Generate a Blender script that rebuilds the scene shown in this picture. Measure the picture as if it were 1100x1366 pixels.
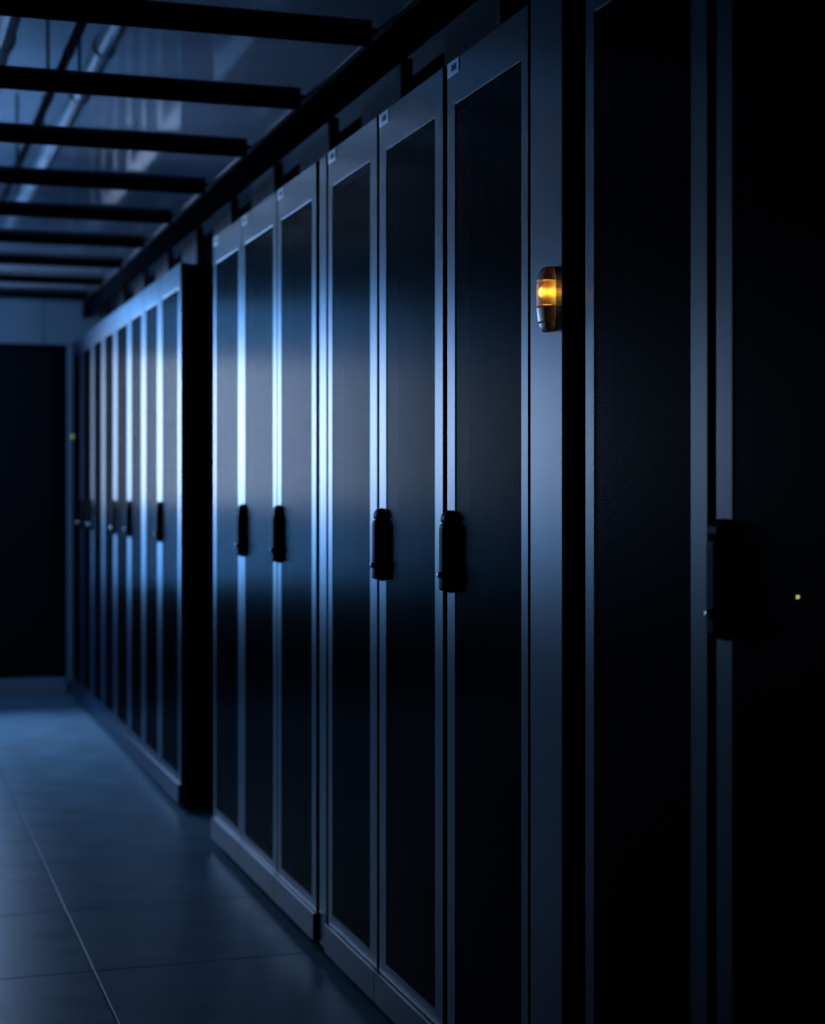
import bpy, bmesh, math, random
import numpy as np
from mathutils import Vector, Matrix

random.seed(4)
for o in list(bpy.data.objects):
    bpy.data.objects.remove(o)
scene = bpy.context.scene
C = scene.collection
R = math.radians

# ------------------------------------------------------------------ camera
# the camera stands in the aisle: X points to the rack row, Y down the aisle
cam_d = bpy.data.cameras.new('camera')
cam = bpy.data.objects.new('camera', cam_d)
C.objects.link(cam)
cam.location = (0.0, 0.0, 1.344)
cam.rotation_euler = (R(90), 0, R(-20.956))
cam_d.sensor_fit = 'AUTO'
cam_d.sensor_width = 36.0
cam_d.lens = 67.525
cam_d.shift_x = -0.1903
cam_d.shift_y = -0.0191
cam_d.clip_start = 0.05
cam_d.dof.use_dof = True
cam_d.dof.focus_distance = 3.90
cam_d.dof.aperture_fstop = 3.5
scene.camera = cam

# ------------------------------------------------------------------ light
scene.view_settings.view_transform = 'Standard'
scene.view_settings.look = 'None'
scene.view_settings.gamma = 1.0
scene.view_settings.use_curve_mapping = False
scene.view_settings.exposure = 0.0

world = bpy.data.worlds.new('world')
scene.world = world
world.use_nodes = True
bg = world.node_tree.nodes['Background']
bg.inputs['Color'].default_value = (0.05, 0.16, 0.5, 1)
bg.inputs['Strength'].default_value = 0.004


def area(name, loc, target, sx, sy, energy, col, spread=180):
    d = bpy.data.lights.new(name, 'AREA')
    d.shape = 'RECTANGLE'
    d.size, d.size_y = sx, sy
    d.energy = energy
    d.color = col
    d.spread = R(spread)
    o = bpy.data.objects.new(name, d)
    C.objects.link(o)
    o.location = loc
    o.rotation_euler = (Vector(target) - Vector(loc)).to_track_quat('-Z', 'Y').to_euler()
    return o


# a lamp on a stand at the far end of the aisle, out of the picture to the left, shining back up the aisle
area('aisle_lamp', (0.05, 12.5, 1.74), (0.75, 6.5, 1.47), 1.3, 0.95, 30, (0.64, 0.73, 0.85), 160)
area('aisle_blue_fill', (0.0, 12.3, 1.66), (0.8, 7.0, 1.0), 1.4, 1.8, 56, (0.10, 0.36, 0.90), 160)  # added blue fill that tints the lamp's falloff, not a second lamp
area('wall_fill', (-0.9, 12.0, 2.0), (0.6, 13.2, 2.5), 0.5, 0.5, 22, (0.18, 0.46, 1.0))  # added light to brighten the end wall band, no lamp known there
# added light without a known source, brightens the hall ceiling above the glass
area('hall_fill', (-0.2, 11.0, 2.75), (-0.2, 11.0, 3.5), 1.4, 4.2, 40, (0.17, 0.46, 1.0))

# ------------------------------------------------------------------ helpers


def tag(o, label=None, cat=None, group=None, kind=None):
    if label:
        o['label'] = label
    if cat:
        o['category'] = cat
    if group:
        o['group'] = group
    if kind:
        o['kind'] = kind
    return o


def link(name, me, mat=None, parent=None, loc=(0, 0, 0)):
    o = bpy.data.objects.new(name, me)
    C.objects.link(o)
    if me is not None and mat is not None and len(me.materials) == 0:
        me.materials.append(mat)
    o.parent = parent
    o.location = loc
    return o


def empty(name, loc=(0, 0, 0)):
    o = bpy.data.objects.new(name, None)
    o.empty_display_size = 0.1
    C.objects.link(o)
    o.location = loc
    return o


def finish(bm, name, bevel=0.0, seg=2, smooth=False):
    bmesh.ops.remove_doubles(bm, verts=bm.verts, dist=1e-6)
    bmesh.ops.recalc_face_normals(bm, faces=bm.faces)
    if bevel > 0:
        es = [e for e in bm.edges if len(e.link_faces) == 2 and e.calc_face_angle(0) > R(25)]
        bmesh.ops.bevel(bm, geom=es, offset=bevel, segments=seg, profile=0.6,
                        affect='EDGES', clamp_overlap=True)
    if smooth:
        for f in bm.faces:
            f.smooth = True
    me = bpy.data.meshes.new(name)
    bm.to_mesh(me)
    bm.free()
    return me


def add_box(bm, x0, x1, y0, y1, z0, z1):
    v = [bm.verts.new(p) for p in ((x0, y0, z0), (x1, y0, z0), (x1, y1, z0), (x0, y1, z0),
                                   (x0, y0, z1), (x1, y0, z1), (x1, y1, z1), (x0, y1, z1))]
    for f in ((0, 3, 2, 1), (4, 5, 6, 7), (0, 1, 5, 4), (1, 2, 6, 5), (2, 3, 7, 6), (3, 0, 4, 7)):
        bm.faces.new([v[i] for i in f])


def box(name, x0, x1, y0, y1, z0, z1, bevel=0.0, seg=2):
    bm = bmesh.new()
    add_box(bm, x0, x1, y0, y1, z0, z1)
    return finish(bm, name, bevel, seg)


def prism(name, pts, y0, y1, bevel=0.0, seg=2, smooth=False):
    """outline of (x, z) points drawn out along Y"""
    bm = bmesh.new()
    a = [bm.verts.new((x, y0, z)) for x, z in pts]
    b = [bm.verts.new((x, y1, z)) for x, z in pts]
    n = len(pts)
    bm.faces.new(a)
    bm.faces.new(b[::-1])
    for i in range(n):
        bm.faces.new((a[i], b[i], b[(i + 1) % n], a[(i + 1) % n]))
    return finish(bm, name, bevel, seg, smooth)


def lathe(name, prof, axis='X', n=20, smooth=False):
    """profile of (radius, offset) turned about an axis"""
    bm = bmesh.new()
    rings = []
    for r, h in prof:
        ring = []
        for i in range(n):
            t = 2 * math.pi * i / n
            c, s = r * math.cos(t), r * math.sin(t)
            ring.append(bm.verts.new((h, c, s) if axis == 'X' else (c, s, h)))
        rings.append(ring)
    for k in range(len(rings) - 1):
        for i in range(n):
            j = (i + 1) % n
            bm.faces.new((rings[k][i], rings[k][j], rings[k + 1][j], rings[k + 1][i]))
    bm.faces.new(rings[0])
    bm.faces.new(rings[-1][::-1])
    return finish(bm, name, smooth=smooth)


# ------------------------------------------------------------------ materials


def mat(name, col, rough=0.5, metal=0.0, ior=1.5, noise=0.0, nscale=40.0, bump=0.0, bscale=300.0,
        emis=None, estr=0.0, trans=0.0, rough_var=0.0, spec=0.5):
    m = bpy.data.materials.new(name)
    m.use_nodes = True
    nt = m.node_tree
    b = nt.nodes['Principled BSDF']
    b.inputs['Roughness'].default_value = rough
    b.inputs['Metallic'].default_value = metal
    b.inputs['IOR'].default_value = ior
    b.inputs['Specular IOR Level'].default_value = spec
    b.inputs['Transmission Weight'].default_value = trans
    b.inputs['Base Color'].default_value = (*col, 1)
    tc = nt.nodes.new('ShaderNodeTexCoord')
    if noise > 0 or rough_var > 0:
        n = nt.nodes.new('ShaderNodeTexNoise')
        n.inputs['Scale'].default_value = nscale
        n.inputs['Detail'].default_value = 5
        nt.links.new(tc.outputs['Object'], n.inputs['Vector'])
        r = nt.nodes.new('ShaderNodeMapRange')
        r.inputs['From Min'].default_value = 0.3
        r.inputs['From Max'].default_value = 0.7
        r.inputs['To Min'].default_value = 1 - noise
        r.inputs['To Max'].default_value = 1 + noise
        nt.links.new(n.outputs['Fac'], r.inputs['Value'])
        mx = nt.nodes.new('ShaderNodeVectorMath')
        mx.operation = 'SCALE'
        mx.inputs[0].default_value = col
        nt.links.new(r.outputs['Result'], mx.inputs['Scale'])
        nt.links.new(mx.outputs['Vector'], b.inputs['Base Color'])
        if rough_var > 0:
            r2 = nt.nodes.new('ShaderNodeMapRange')
            r2.inputs['From Min'].default_value = 0.3
            r2.inputs['From Max'].default_value = 0.7
            r2.inputs['To Min'].default_value = rough - rough_var
            r2.inputs['To Max'].default_value = rough + rough_var
            nt.links.new(n.outputs['Fac'], r2.inputs['Value'])
            nt.links.new(r2.outputs['Result'], b.inputs['Roughness'])
    if bump > 0:
        n2 = nt.nodes.new('ShaderNodeTexNoise')
        n2.inputs['Scale'].default_value = bscale
        n2.inputs['Detail'].default_value = 3
        nt.links.new(tc.outputs['Object'], n2.inputs['Vector'])
        bp = nt.nodes.new('ShaderNodeBump')
        bp.inputs['Strength'].default_value = bump
        bp.inputs['Distance'].default_value = 0.001
        nt.links.new(n2.outputs['Fac'], bp.inputs['Height'])
        nt.links.new(bp.outputs['Normal'], b.inputs['Normal'])
    if emis:
        b.inputs['Emission Color'].default_value = (*emis, 1)
        b.inputs['Emission Strength'].default_value = estr
    return m


M = {}
M['rack'] = mat('rack_paint', (0.012, 0.028, 0.060), 0.315, noise=0.06, nscale=6, bump=0.08, bscale=900)
M['mesh'] = mat('perforated_steel', (0.005, 0.008, 0.014), 0.225)
def dull_gloss(m, amount):
    """mixes even matt black into the shader to cut its gloss"""
    nt = m.node_tree
    b = nt.nodes['Principled BSDF']
    out = nt.nodes['Material Output']
    df = nt.nodes.new('ShaderNodeBsdfDiffuse')
    df.inputs['Color'].default_value = (0.004, 0.005, 0.007, 1)
    mx = nt.nodes.new('ShaderNodeMixShader')
    mx.inputs['Fac'].default_value = amount
    nt.links.new(b.outputs['BSDF'], mx.inputs[1])
    nt.links.new(df.outputs['BSDF'], mx.inputs[2])
    nt.links.new(mx.outputs['Shader'], out.inputs['Surface'])


M['black'] = mat('black_steel', (0.006, 0.006, 0.007), 0.75, noise=0.1, spec=0.15)
M['beam'] = mat('black_roof_frame', (0.006, 0.007, 0.009), 0.8, noise=0.1, spec=0.0)
M['lip'] = mat('grey_pane_frame', (0.012, 0.014, 0.018), 0.7, noise=0.1, spec=0.03)
M['plastic'] = mat('black_plastic', (0.008, 0.008, 0.009), 0.40, noise=0.05)
M['chrome'] = mat('chrome', (0.9, 0.91, 0.93), 0.33, metal=1.0, noise=0.02)
M['plate'] = mat('label_plate', (0.80, 0.82, 0.86), 0.36, metal=1.0, noise=0.05, nscale=80)
M['print'] = mat('label_print', (0.06, 0.065, 0.07), 0.5, noise=0.4, nscale=220)
M['tile'] = mat('floor_tile', (0.18, 0.27, 0.32), 0.34, noise=0.16, ior=1.055, spec=0.5, nscale=5.0, rough_var=0.05,
                bump=0.05, bscale=160)
M['slab'] = mat('subfloor', (0.03, 0.03, 0.03), 0.8, noise=0.1)
M['wall'] = mat('wall_panel', (0.30, 0.32, 0.34), 0.5, noise=0.05, nscale=3)
M['sidewall'] = mat('side_wall_paint', (0.06, 0.065, 0.07), 0.7, noise=0.08, nscale=3)
M['post'] = mat('post_paint', (0.09, 0.10, 0.11), 0.42, noise=0.05)
M['blank'] = mat('blanking_sheet', (0.07, 0.08, 0.09), 0.35, noise=0.15, nscale=4)
M['pane'] = mat('roof_glass', (0.72, 0.78, 0.84), 0.05, noise=0.1, nscale=2.5, ior=1.028, trans=0.95)
M['hall'] = mat('hall_ceiling', (0.45, 0.47, 0.5), 0.8, noise=0.2, nscale=0.8)
M['pipe'] = mat('pale_pipe', (0.34, 0.36, 0.38), 0.45, noise=0.1, nscale=4)
M['led_green'] = mat('green_led', (0.3, 0.4, 0.1), 0.4, emis=(0.75, 0.8, 0.2), estr=2.2)
M['led_dim'] = mat('yellow_led', (0.3, 0.35, 0.1), 0.4, emis=(0.6, 0.7, 0.15), estr=0.5)
M['rubber'] = mat('rubber_foot', (0.006, 0.006, 0.006), 0.7, noise=0.1)

dull_gloss(M['mesh'], 0.74)
dull_gloss(M['plastic'], 0.82)

# ------------------------------------------------------------------ floor
PF = 1.2155          # plane of the rack doors
EYE = 1.344
TP = 0.836           # floor panel pitch
fl = link('floor', box('floor', -2.2, 3.0, -1.0, 14.0, -0.12, -0.03), M['slab'])
tag(fl, 'dark satin raised floor of large square panels', 'floor', kind='structure')
tile_me = box('floor_tile', 0.0015, TP - 0.0015, 0.0015, TP - 0.0015, -0.03, 0.0, 0.0022, 2)
x0 = 0.582 - 3 * TP
y0 = 6.388 - 8 * TP
for i in range(6):
    for j in range(17):
        t = link('floor_tile', tile_me, M['tile'], fl, (x0 + i * TP, y0 + j * TP, 0.0))

# ------------------------------------------------------------------ end wall
WY = 13.2
w = empty('wall_end', (0, WY, 0))
tag(w, 'pale panelled wall closing the far end of the aisle', 'wall', kind='structure')
link('wall_panel', box('p', -1.7, 1.06, 0.0, 0.1, 2.325, 3.4, 0.003), M['wall'], w)
link('wall_panel', box('p', 1.066, 3.0, 0.0, 0.1, 2.325, 3.4, 0.003), M['wall'], w)
link('wall_panel', box('p', 1.215, 3.0, 0.0, 0.1, 0.0, 2.32, 0.003), M['wall'], w)
bb = link('baseboard_end', box('baseboard', -1.7, 1.21, WY - 0.03, WY + 0.1, 0.0, 0.115, 0.006), M['wall'])
tag(bb, 'pale sill running along the floor under the dark doorway', 'baseboard', kind='structure')
d = empty('door_1', (0, WY + 0.02, 0.116))
tag(d, 'wide black door leaf filling the far end of the aisle', 'door', kind='structure')
link('door_leaf', box('leaf', -1.65, 0.45, 0.03, 0.08, 0.0, 2.2, 0.004), M['black'], d)
link('door_leaf', box('leaf', 0.47, 1.12, 0.03, 0.08, 0.0, 2.2, 0.004), M['black'], d)
bm = bmesh.new()
add_box(bm, 1.13, 1.215, 0.0, 0.08, 0.0, 2.204)
add_box(bm, -1.7, -1.66, 0.0, 0.08, 0.0, 2.204)
add_box(bm, -1.66, 1.13, 0.0, 0.08, 2.202, 2.206)
link('door_frame', finish(bm, 'door_frame'), M['beam'], d)
for px_ in (0.30, 0.62):
    link('pull_handle', box('pull', px_, px_ + 0.025, -0.03, 0.03, 0.16, 0.34, 0.008), M['plastic'], d)

# side wall across from the racks and dark ceiling of the room above
ws = link('wall_left', box('wall_left', -1.8, -1.7, -1.0, 13.3, 0.0, 3.4), M['sidewall'])
tag(ws, 'plain dark wall across the aisle from the racks', 'wall', kind='structure')

# ------------------------------------------------------------------ aisle roof
roof = empty('ceiling', (0, 0, 0))
tag(roof, 'aisle roof of glass panes between black cross beams', 'ceiling', kind='structure')
ZC = 2.60
BP = 0.93
BY = [6.055 + BP * i for i in range(-4, 8)]
XR = 1.29
beam_me = box('cross_beam', -1.70, XR - 0.02, -0.024, 0.024, ZC - 0.036, ZC + 0.03, 0.004)
lip_me = box('pane_frame', -1.70, XR - 0.01, -0.05, 0.05, ZC - 0.010, ZC - 0.001, 0.002)
pane_me = box('glass_pane', -1.69, XR, 0.026, BP - 0.026, ZC, ZC + 0.008)
# upright boards between rack tops and roof, with open dark bays between them
sheet_me = box('blanking_board', 1.43, 1.45, 0.22, 0.76, 2.325, ZC - 0.01, 0.003)
strip_me = box('board_edge', 1.415, 1.43, 0.22, 0.262, 2.325, ZC - 0.01, 0.003)
for y in BY:
    link('cross_beam', beam_me, M['beam'], roof, (0, y, 0))
    link('pane_frame', lip_me, M['lip'], roof, (0, y, 0))
    if y + BP < WY + 0.3:
        link('glass_pane', pane_me, M['pane'], roof, (0, y, 0))
        link('blanking_board', sheet_me, M['blank'], roof, (0, y, 0))
        link('board_edge', strip_me, M['post'], roof, (0, y, 0))
link('bay_dark_sheet', box('bay_dark_sheet', 1.56, 1.57, 1.2, WY - 0.01, 2.322, ZC + 0.03), M['beam'], roof)  # added black sheet, stands in for the darkness in the open bays
link('edge_rail', box('edge_rail', 1.31, 1.33, 1.2, WY - 0.01, 2.50, ZC + 0.03, 0.003), M['beam'], roof)
link('edge_trim', box('edge_trim', 1.285, 1.305, 1.2, WY - 0.01, ZC - 0.004, ZC + 0.006, 0.002), M['post'], roof)

# hall above the aisle roof
hc = link('ceiling_hall', box('ceiling_hall', -1.8, 3.0, -1.0, 13.3, 3.4, 3.5), M['hall'])
tag(hc, 'ceiling of the hall seen dimly through the glass roof', 'ceiling', kind='structure')


def pipe(x, z, r, m, label):
    bm = bmesh.new()
    n = 16
    yy = [2.0 + 11.1 * k / 12 for k in range(13)]
    rings = []
    for k, y in enumerate(yy):
        for dy, rr in (((-0.03, r), (-0.025, r * 1.18), (0.025, r * 1.18), (0.03, r)) if 0 < k < 12 else ((0.0, r),)):
            rings.append([bm.verts.new((rr * math.cos(2 * math.pi * i / n), y + dy, rr * math.sin(2 * math.pi * i / n)))
                          for i in range(n)])
    for p, q in zip(rings[:-1], rings[1:]):
        for i in range(n):
            bm.faces.new((p[i], q[i], q[(i + 1) % n], p[(i + 1) % n]))
    bm.faces.new(rings[0])
    bm.faces.new(rings[-1][::-1])
    o = empty('ceiling_pipe', (x, 0, z))
    tag(o, label, 'pipe')
    link('pipe_run', finish(bm, 'pipe_run'), M[m], o)
    for y in yy[1:-1:2]:
        link('hanger', box('hanger', -0.006, 0.006, y - 0.012, y + 0.012, r * 0.9, 3.4 - z), M['beam'], o)
    return o


pipe(0.70, 3.02, 0.018, 'beam', 'thin dark pipe running along the hall ceiling above the glass roof')
pipe(0.83, 3.05, 0.04, 'pipe', 'pale pipe beside a dark one, seen through the glass roof')
pipe(0.45, 3.05, 0.05, 'pipe', 'thick pale pipe at the left edge above the glass roof')

# ------------------------------------------------------------------ racks
DOOR_T = 2.315       # top of the doors
DOOR_B = 0.114       # foot of the doors
HDR = 0.106          # depth of the head rail above the mesh
BRL = 0.036          # foot rail
PW = 0.46            # width of the shared perforated sheet


def perforated(name, w, h, p, hole, thick):
    """steel sheet in the Y-Z plane with staggered holes, each with its wall"""
    cw = p * math.sqrt(3) / 2
    nc = int(w / cw)
    nr = int(h / p)
    ks = np.arange(6)
    R_c = p / math.sqrt(3)
    corner = np.stack([np.cos(np.pi / 3 * ks), np.sin(np.pi / 3 * ks)], 1) * R_c
    hv = np.stack([np.cos(np.pi / 3 * ks + np.pi / 6), np.sin(np.pi / 3 * ks + np.pi / 6)], 1) * hole
    ii, jj = np.meshgrid(np.arange(nc), np.arange(nr), indexing='ij')
    cy = (ii * cw + cw / 2).ravel() - nc * cw / 2
    cz = (jj * p + p / 2 + (ii % 2) * p / 2).ravel()
    cc = np.stack([cy, cz], 1)
    n = len(cc)
    V = np.zeros((n, 18, 3), np.float32)
    V[:, 0:6, 1:] = cc[:, None, :] + corner[None]
    V[:, 6:12, 1:] = cc[:, None, :] + hv[None]
    V[:, 12:18, 1:] = cc[:, None, :] + hv[None]
    V[:, 12:18, 0] = thick
    tri = []
    for k in range(6):
        k2 = (k + 1) % 6
        tri += [(k, 6 + k, k2)]                        # corner, hole vertex, next corner
        tri += [(k2, 6 + k, 6 + k2)]                   # the node between two webs
        tri += [(6 + k, 12 + k, 6 + k2), (6 + k2, 12 + k, 12 + k2)]   # wall of the hole
    tri = np.array(tri, np.int32)
    F = (tri[None] + (np.arange(n, dtype=np.int32) * 18)[:, None, None]).reshape(-1, 3)
    me = bpy.data.meshes.new(name)
    me.vertices.add(n * 18)
    me.vertices.foreach_set('co', V.reshape(-1))
    me.loops.add(len(F) * 3)
    me.loops.foreach_set('vertex_index', F.reshape(-1))
    me.polygons.add(len(F))
    me.polygons.foreach_set('loop_start', np.arange(0, len(F) * 3, 3, dtype=np.int32))
    me.polygons.foreach_set('use_smooth', np.zeros(len(F), dtype=bool))
    me.update(calc_edges=True)
    me.materials.append(M['mesh'])
    return me


MESH_H = DOOR_T - HDR - (DOOR_B + BRL)
sheet = perforated('perforated_sheet', PW, MESH_H, 0.0075, 0.0036, 0.0006)

HB, HT = 1.118, 1.304
hh = HT - HB
base_me = prism('handle_base', [(0, 0), (-0.008, 0.002), (-0.011, 0.006), (-0.011, 0.156), (-0.0170, 0.159),
                                (-0.0185, 0.165), (-0.0165, 0.174), (-0.0115, 0.181), (-0.005, 0.186), (0, 0.186)],
                -0.016, 0.016, 0.0025, 3)
lever_me = prism('handle_lever', [(-0.0109, 0.004), (-0.0195, 0.005), (-0.022, 0.010), (-0.022, 0.145),
                                  (-0.0205, 0.151), (-0.0165, 0.156), (-0.0109, 0.156)],
                 -0.0145, 0.0145, 0.0025, 3)
lock_me = lathe('lock_cylinder', [(0.0078, 0.0), (0.0078, -0.002), (0.0074, -0.0042), (0.0066, -0.0060),
                                  (0.0045, -0.0072), (0.0022, -0.0078), (0.0008, -0.0080)], 'X', 24, True)
foot_me = lathe('levelling_foot', [(0.026, 0.0), (0.026, 0.008), (0.012, 0.014), (0.012, 0.036)], 'Z', 14)
tag_me = box('asset_label', -0.0015, 0.0, -0.045, 0.045, -0.033, 0.0, 0.0005, 1)
print_me = box('label_print', -0.0019, -0.0014, -0.026, 0.012, -0.024, -0.010)


def door_mesh(y0, y1, s0, s1):
    """ring of two stiles, head rail and foot rail, local to the front plane"""
    bm = bmesh.new()
    T = 0.032
    o = [(y0, DOOR_B), (y1, DOOR_B), (y1, DOOR_T), (y0, DOOR_T)]
    i = [(y0 + s0, DOOR_B + BRL), (y1 - s1, DOOR_B + BRL), (y1 - s1, DOOR_T - HDR), (y0 + s0, DOOR_T - HDR)]
    def ring(pts, x):
        return [bm.verts.new((x, a, b)) for a, b in pts]
    of, if_, ob, ib = ring(o, 0), ring(i, 0), ring(o, T), ring(i, T)
    for k in range(4):
        j = (k + 1) % 4
        bm.faces.new((of[k], of[j], if_[j], if_[k]))
        bm.faces.new((ob[j], ob[k], ib[k], ib[j]))
        bm.faces.new((of[j], of[k], ob[k], ob[j]))
        bm.faces.new((if_[k], if_[j], ib[j], ib[k]))
    return finish(bm, 'door', 0.0035, 2)


def rack(y0, y1, label, gap0=0.004, gap1=0.004, handle=True, s0=0.064, s1=0.068, label_tag=True, group=None):
    """y0 is the side near the camera, y1 the far side"""
    yc = (y0 + y1) / 2
    W = (y1 - y0) / 2
    r = empty('server_rack', (PF, yc, 0))
    tag(r, label, 'server rack', 'server racks in the row')
    bm = bmesh.new()                                    # open-fronted steel shell
    a, b = -W + 0.001, W - 0.001
    add_box(bm, 0.036, 1.0, a, a + 0.02, 0.1, 2.31)
    add_box(bm, 0.036, 1.0, b - 0.02, b, 0.1, 2.31)
    add_box(bm, 0.036, 1.0, a + 0.02, b - 0.02, 2.29, 2.31)
    add_box(bm, 0.036, 1.0, a + 0.02, b - 0.02, 0.1, 0.12)
    add_box(bm, 0.98, 1.0, a + 0.02, b - 0.02, 0.12, 2.29)
    link('cabinet_shell', finish(bm, 'cabinet_shell'), M['black'], r)
    d0, d1 = -W + gap0, W - gap1
    dr = link('door', door_mesh(d0, d1, s0, s1), M['rack'], r)
    m0, m1 = d0 + s0, d1 - s1
    ps = link('perforated_panel', sheet, None, dr, (0.0015, (m0 + m1) / 2, DOOR_B + BRL - 0.004))
    ps.scale = (1, (m1 - m0 + 0.012) / PW, 1.006)
    if handle:
        hy = d1 - 0.024
        link('handle_base', base_me, M['plastic'], dr, (0, hy, HB))
        link('handle_lever', lever_me, M['plastic'], dr, (0, hy, HB))
        link('lock_cylinder', lock_me, M['chrome'], dr, (-0.0215, hy, HB + 0.040))
    if label_tag:
        link('asset_label', tag_me, M['plate'], dr, (0, d1 - 0.052, DOOR_T - 0.004))
        link('label_print', print_me, M['print'], dr, (0, d1 - 0.052, DOOR_T - 0.004))
    link('plinth', box('plinth', -0.011, 0.03, -W + 0.002, W - 0.002, 0.034, DOOR_B - 0.001, 0.0012), M['rack'], r)
    for fy in (-W + 0.08, W - 0.08):
        link('levelling_foot', foot_me, M['rubber'], r, (0.045, fy, 0.0))
        link('levelling_foot', foot_me, M['rubber'], r, (0.93, fy, 0.0))
    link('base_frame', box('base_frame', 0.035, 0.99, -W + 0.004, W - 0.004, 0.036, 0.098), M['black'], r)
    return r


# near racks, from the picture's right edge down the aisle
near_a = rack(2.105, 2.720, 'dark server rack at the right edge of the photo, nearest the camera', 0.004, 0.015, s1=0.061)
near_b = rack(2.720, 3.289, 'perforated server rack without a handle, right of the amber lamp panel', 0.017, 0.001, False, 0.067, 0.049)
near_c = rack(3.606, 4.204, 'server rack with a black door handle just left of the amber lamp panel', 0.006, 0.015, True, 0.047, 0.066)
near_d = rack(4.204, 4.821, 'server rack with handle, second to the left from the amber lamp panel', 0.016, 0.010, True, 0.071, 0.074)
near_e = rack(4.821, 5.406, 'server rack without a handle, just right of the slim grey strip', 0.010, 0.005, False, 0.078, 0.056)
near_f = rack(5.550, 6.137, 'server rack with black handle just left of the slim grey strip', 0.007, 0.006, True, 0.062, 0.062)
near_g = rack(6.137, 6.767, 'middle rack of three between the slim strip and the black gap', 0.006, 0.003, True, 0.062, 0.058)
near_h = rack(6.767, 7.361, 'brightly lit server rack without a handle just right of the black gap', 0.003, 0.002, False, 0.068, 0.05)

ys = [8.197, 8.83, 9.38, 9.93, 10.53, 11.10, 11.67, 12.28, 12.88]
hd = [True, False, True, True, False, True, True, False]
nm = ['brightly lit rack with handle, first on the left of the black gap',
      'blurred server rack, second to the left of the black gap',
      'blurred server rack with handle, third to the left of the black gap',
      'blurred server rack with handle, fourth to the left of the black gap',
      'blurred server rack without handle, fifth to the left of the black gap',
      'blurred bluish server rack, sixth to the left of the black gap',
      'dim blurred server rack, second from the far end of the row',
      'dim blurred rack at the far end of the row beside the black door']
for k in range(8):
    rack(ys[k], ys[k + 1], nm[k], handle=hd[k], label_tag=False)

# slim strip between two racks
st = empty('filler_strip', (PF, 5.477, 0))
tag(st, 'slim vertical grey metal strip between two server racks', 'filler strip')
link('strip_face', box('strip_face', 0.002, 0.02, -0.046, 0.046, 0.03, DOOR_T, 0.003), M['rack'], st)
link('strip_post', box('strip_post', 0.022, 0.9, -0.06, 0.06, 0.0, DOOR_T - 0.01), M['black'], st)

# wide filler panel that carries the amber lamp
fp = empty('filler_column', (PF, 3.506, 0))
tag(fp, 'plain grey vertical panel with the amber lamp mounted on it', 'filler column')
link('panel_face', box('panel_face', 0.0, 0.02, -0.095, 0.095, 0.03, DOOR_T + 0.02, 0.0035), M['rack'], fp)
link('panel_box', box('panel_box', 0.021, 0.9, -0.094, 0.094, 0.0, DOOR_T), M['black'], fp)

# ------------------------------------------------------------------ amber lamp
LY, LZ0, LZ1 = 3.478, 1.652, 1.775
M['lamp_shell'] = mat('bronze_plastic', (0.50, 0.26, 0.08), 0.34, trans=0.75, noise=0.1, ior=1.4)
M['lamp_back'] = mat('lamp_backplate', (0.012, 0.010, 0.008), 0.4, noise=0.1)
M['lens'] = mat('amber_lens', (0.88, 0.46, 0.08), 0.5, trans=0.95, ior=1.35, noise=0.02)
M['bulb'] = mat('bulb_glow', (1, 0.8, 0.4), 0.4, emis=(1.0, 0.55, 0.10), estr=11)


def lamp_section(z):
    """half width and height of the housing at a height z, 0 to 1"""
    u = z
    e = math.sqrt(max(0.0, 1 - abs((u - 0.62) / (0.64 if u < 0.62 else 0.40)) ** 2.6))
    return 0.45 + 0.55 * e, 0.30 + 0.70 * e


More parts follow.
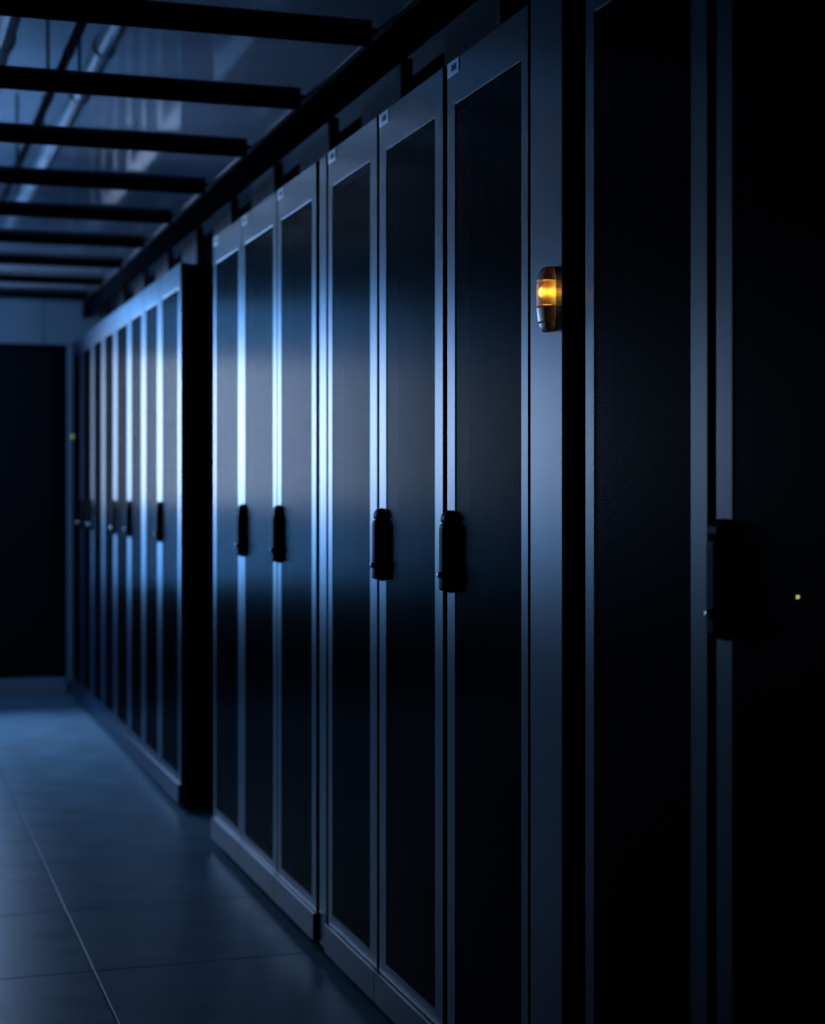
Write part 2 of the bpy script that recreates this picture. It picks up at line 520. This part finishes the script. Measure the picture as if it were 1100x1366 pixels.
def lamp_part(name, za, zb, shrink=0.0, n=10):
    bm = bmesh.new()
    rings = []
    H = LZ1 - LZ0
    for i in range(n + 1):
        u = za + (zb - za) * i / n
        ws, ps = lamp_section(u)
        wb, wf, p = 0.032 * ws - shrink, 0.026 * ws - shrink, 0.022 * ps - shrink
        z = u * H
        sec = [(0.0, wb), (-p * 0.55, wb * 0.99), (-p * 0.9, wf * 1.05), (-p, wf * 0.8), (-p * 1.04, 0.0),
               (-p, -wf * 0.86), (-p * 0.97, -wf), (-p * 0.5, -wb * 0.95), (0.0, -wb)]
        rings.append([bm.verts.new((x, y, z)) for x, y in sec])
    m = len(rings[0])
    for a, b in zip(rings[:-1], rings[1:]):
        for i in range(m):
            j = (i + 1) % m
            bm.faces.new((a[i], a[j], b[j], b[i]))
    bm.faces.new(rings[0][::-1])
    bm.faces.new(rings[-1])
    me = finish(bm, name, 0.0)
    for f in me.polygons:
        f.use_smooth = len(f.vertices) == 4
    return me


lp = empty('signal_lamp', (PF - 0.0005, LY, LZ0))
tag(lp, 'small glowing amber signal lamp with bronze housing mounted on the grey panel', 'lamp')
link('top_cap', lamp_part('top_cap', 0.79, 1.0), M['lamp_shell'], lp)
link('lens', lamp_part('lens', 0.40, 0.785, 0.0006), M['lens'], lp)
link('lower_housing', lamp_part('lower_housing', 0.145, 0.395), M['lamp_shell'], lp)
link('bottom_cap', lamp_part('bottom_cap', 0.0, 0.138), M['lamp_shell'], lp)
bulb = lathe('bulb', [(0.001, -0.007), (0.004, -0.006), (0.006, -0.003), (0.0065, 0.0), (0.006, 0.003),
                      (0.004, 0.006), (0.001, 0.007)], 'Z', 14)
link('bulb', bulb, M['bulb'], lp, (-0.010, 0.008, (LZ1 - LZ0) * 0.62))

# ------------------------------------------------------------------ small status lights
led = lathe('led', [(0.0014, 0.0), (0.0014, -0.0015), (0.0008, -0.0025)], 'X', 10)
o = link('status_light', led, M['led_green'], None, (PF + 0.0005, 2.425, 1.197))
tag(o, 'tiny yellow-green status light on the nearest dark rack', 'status light')
led2 = lathe('led', [(0.012, 0.0), (0.012, -0.006), (0.007, -0.010)], 'X', 12)
o = link('status_light', led2, M['led_dim'], None, (PF - 0.0005, 12.83, 1.705))
tag(o, 'blurred yellow status light on the farthest rack beside the black door', 'status light')
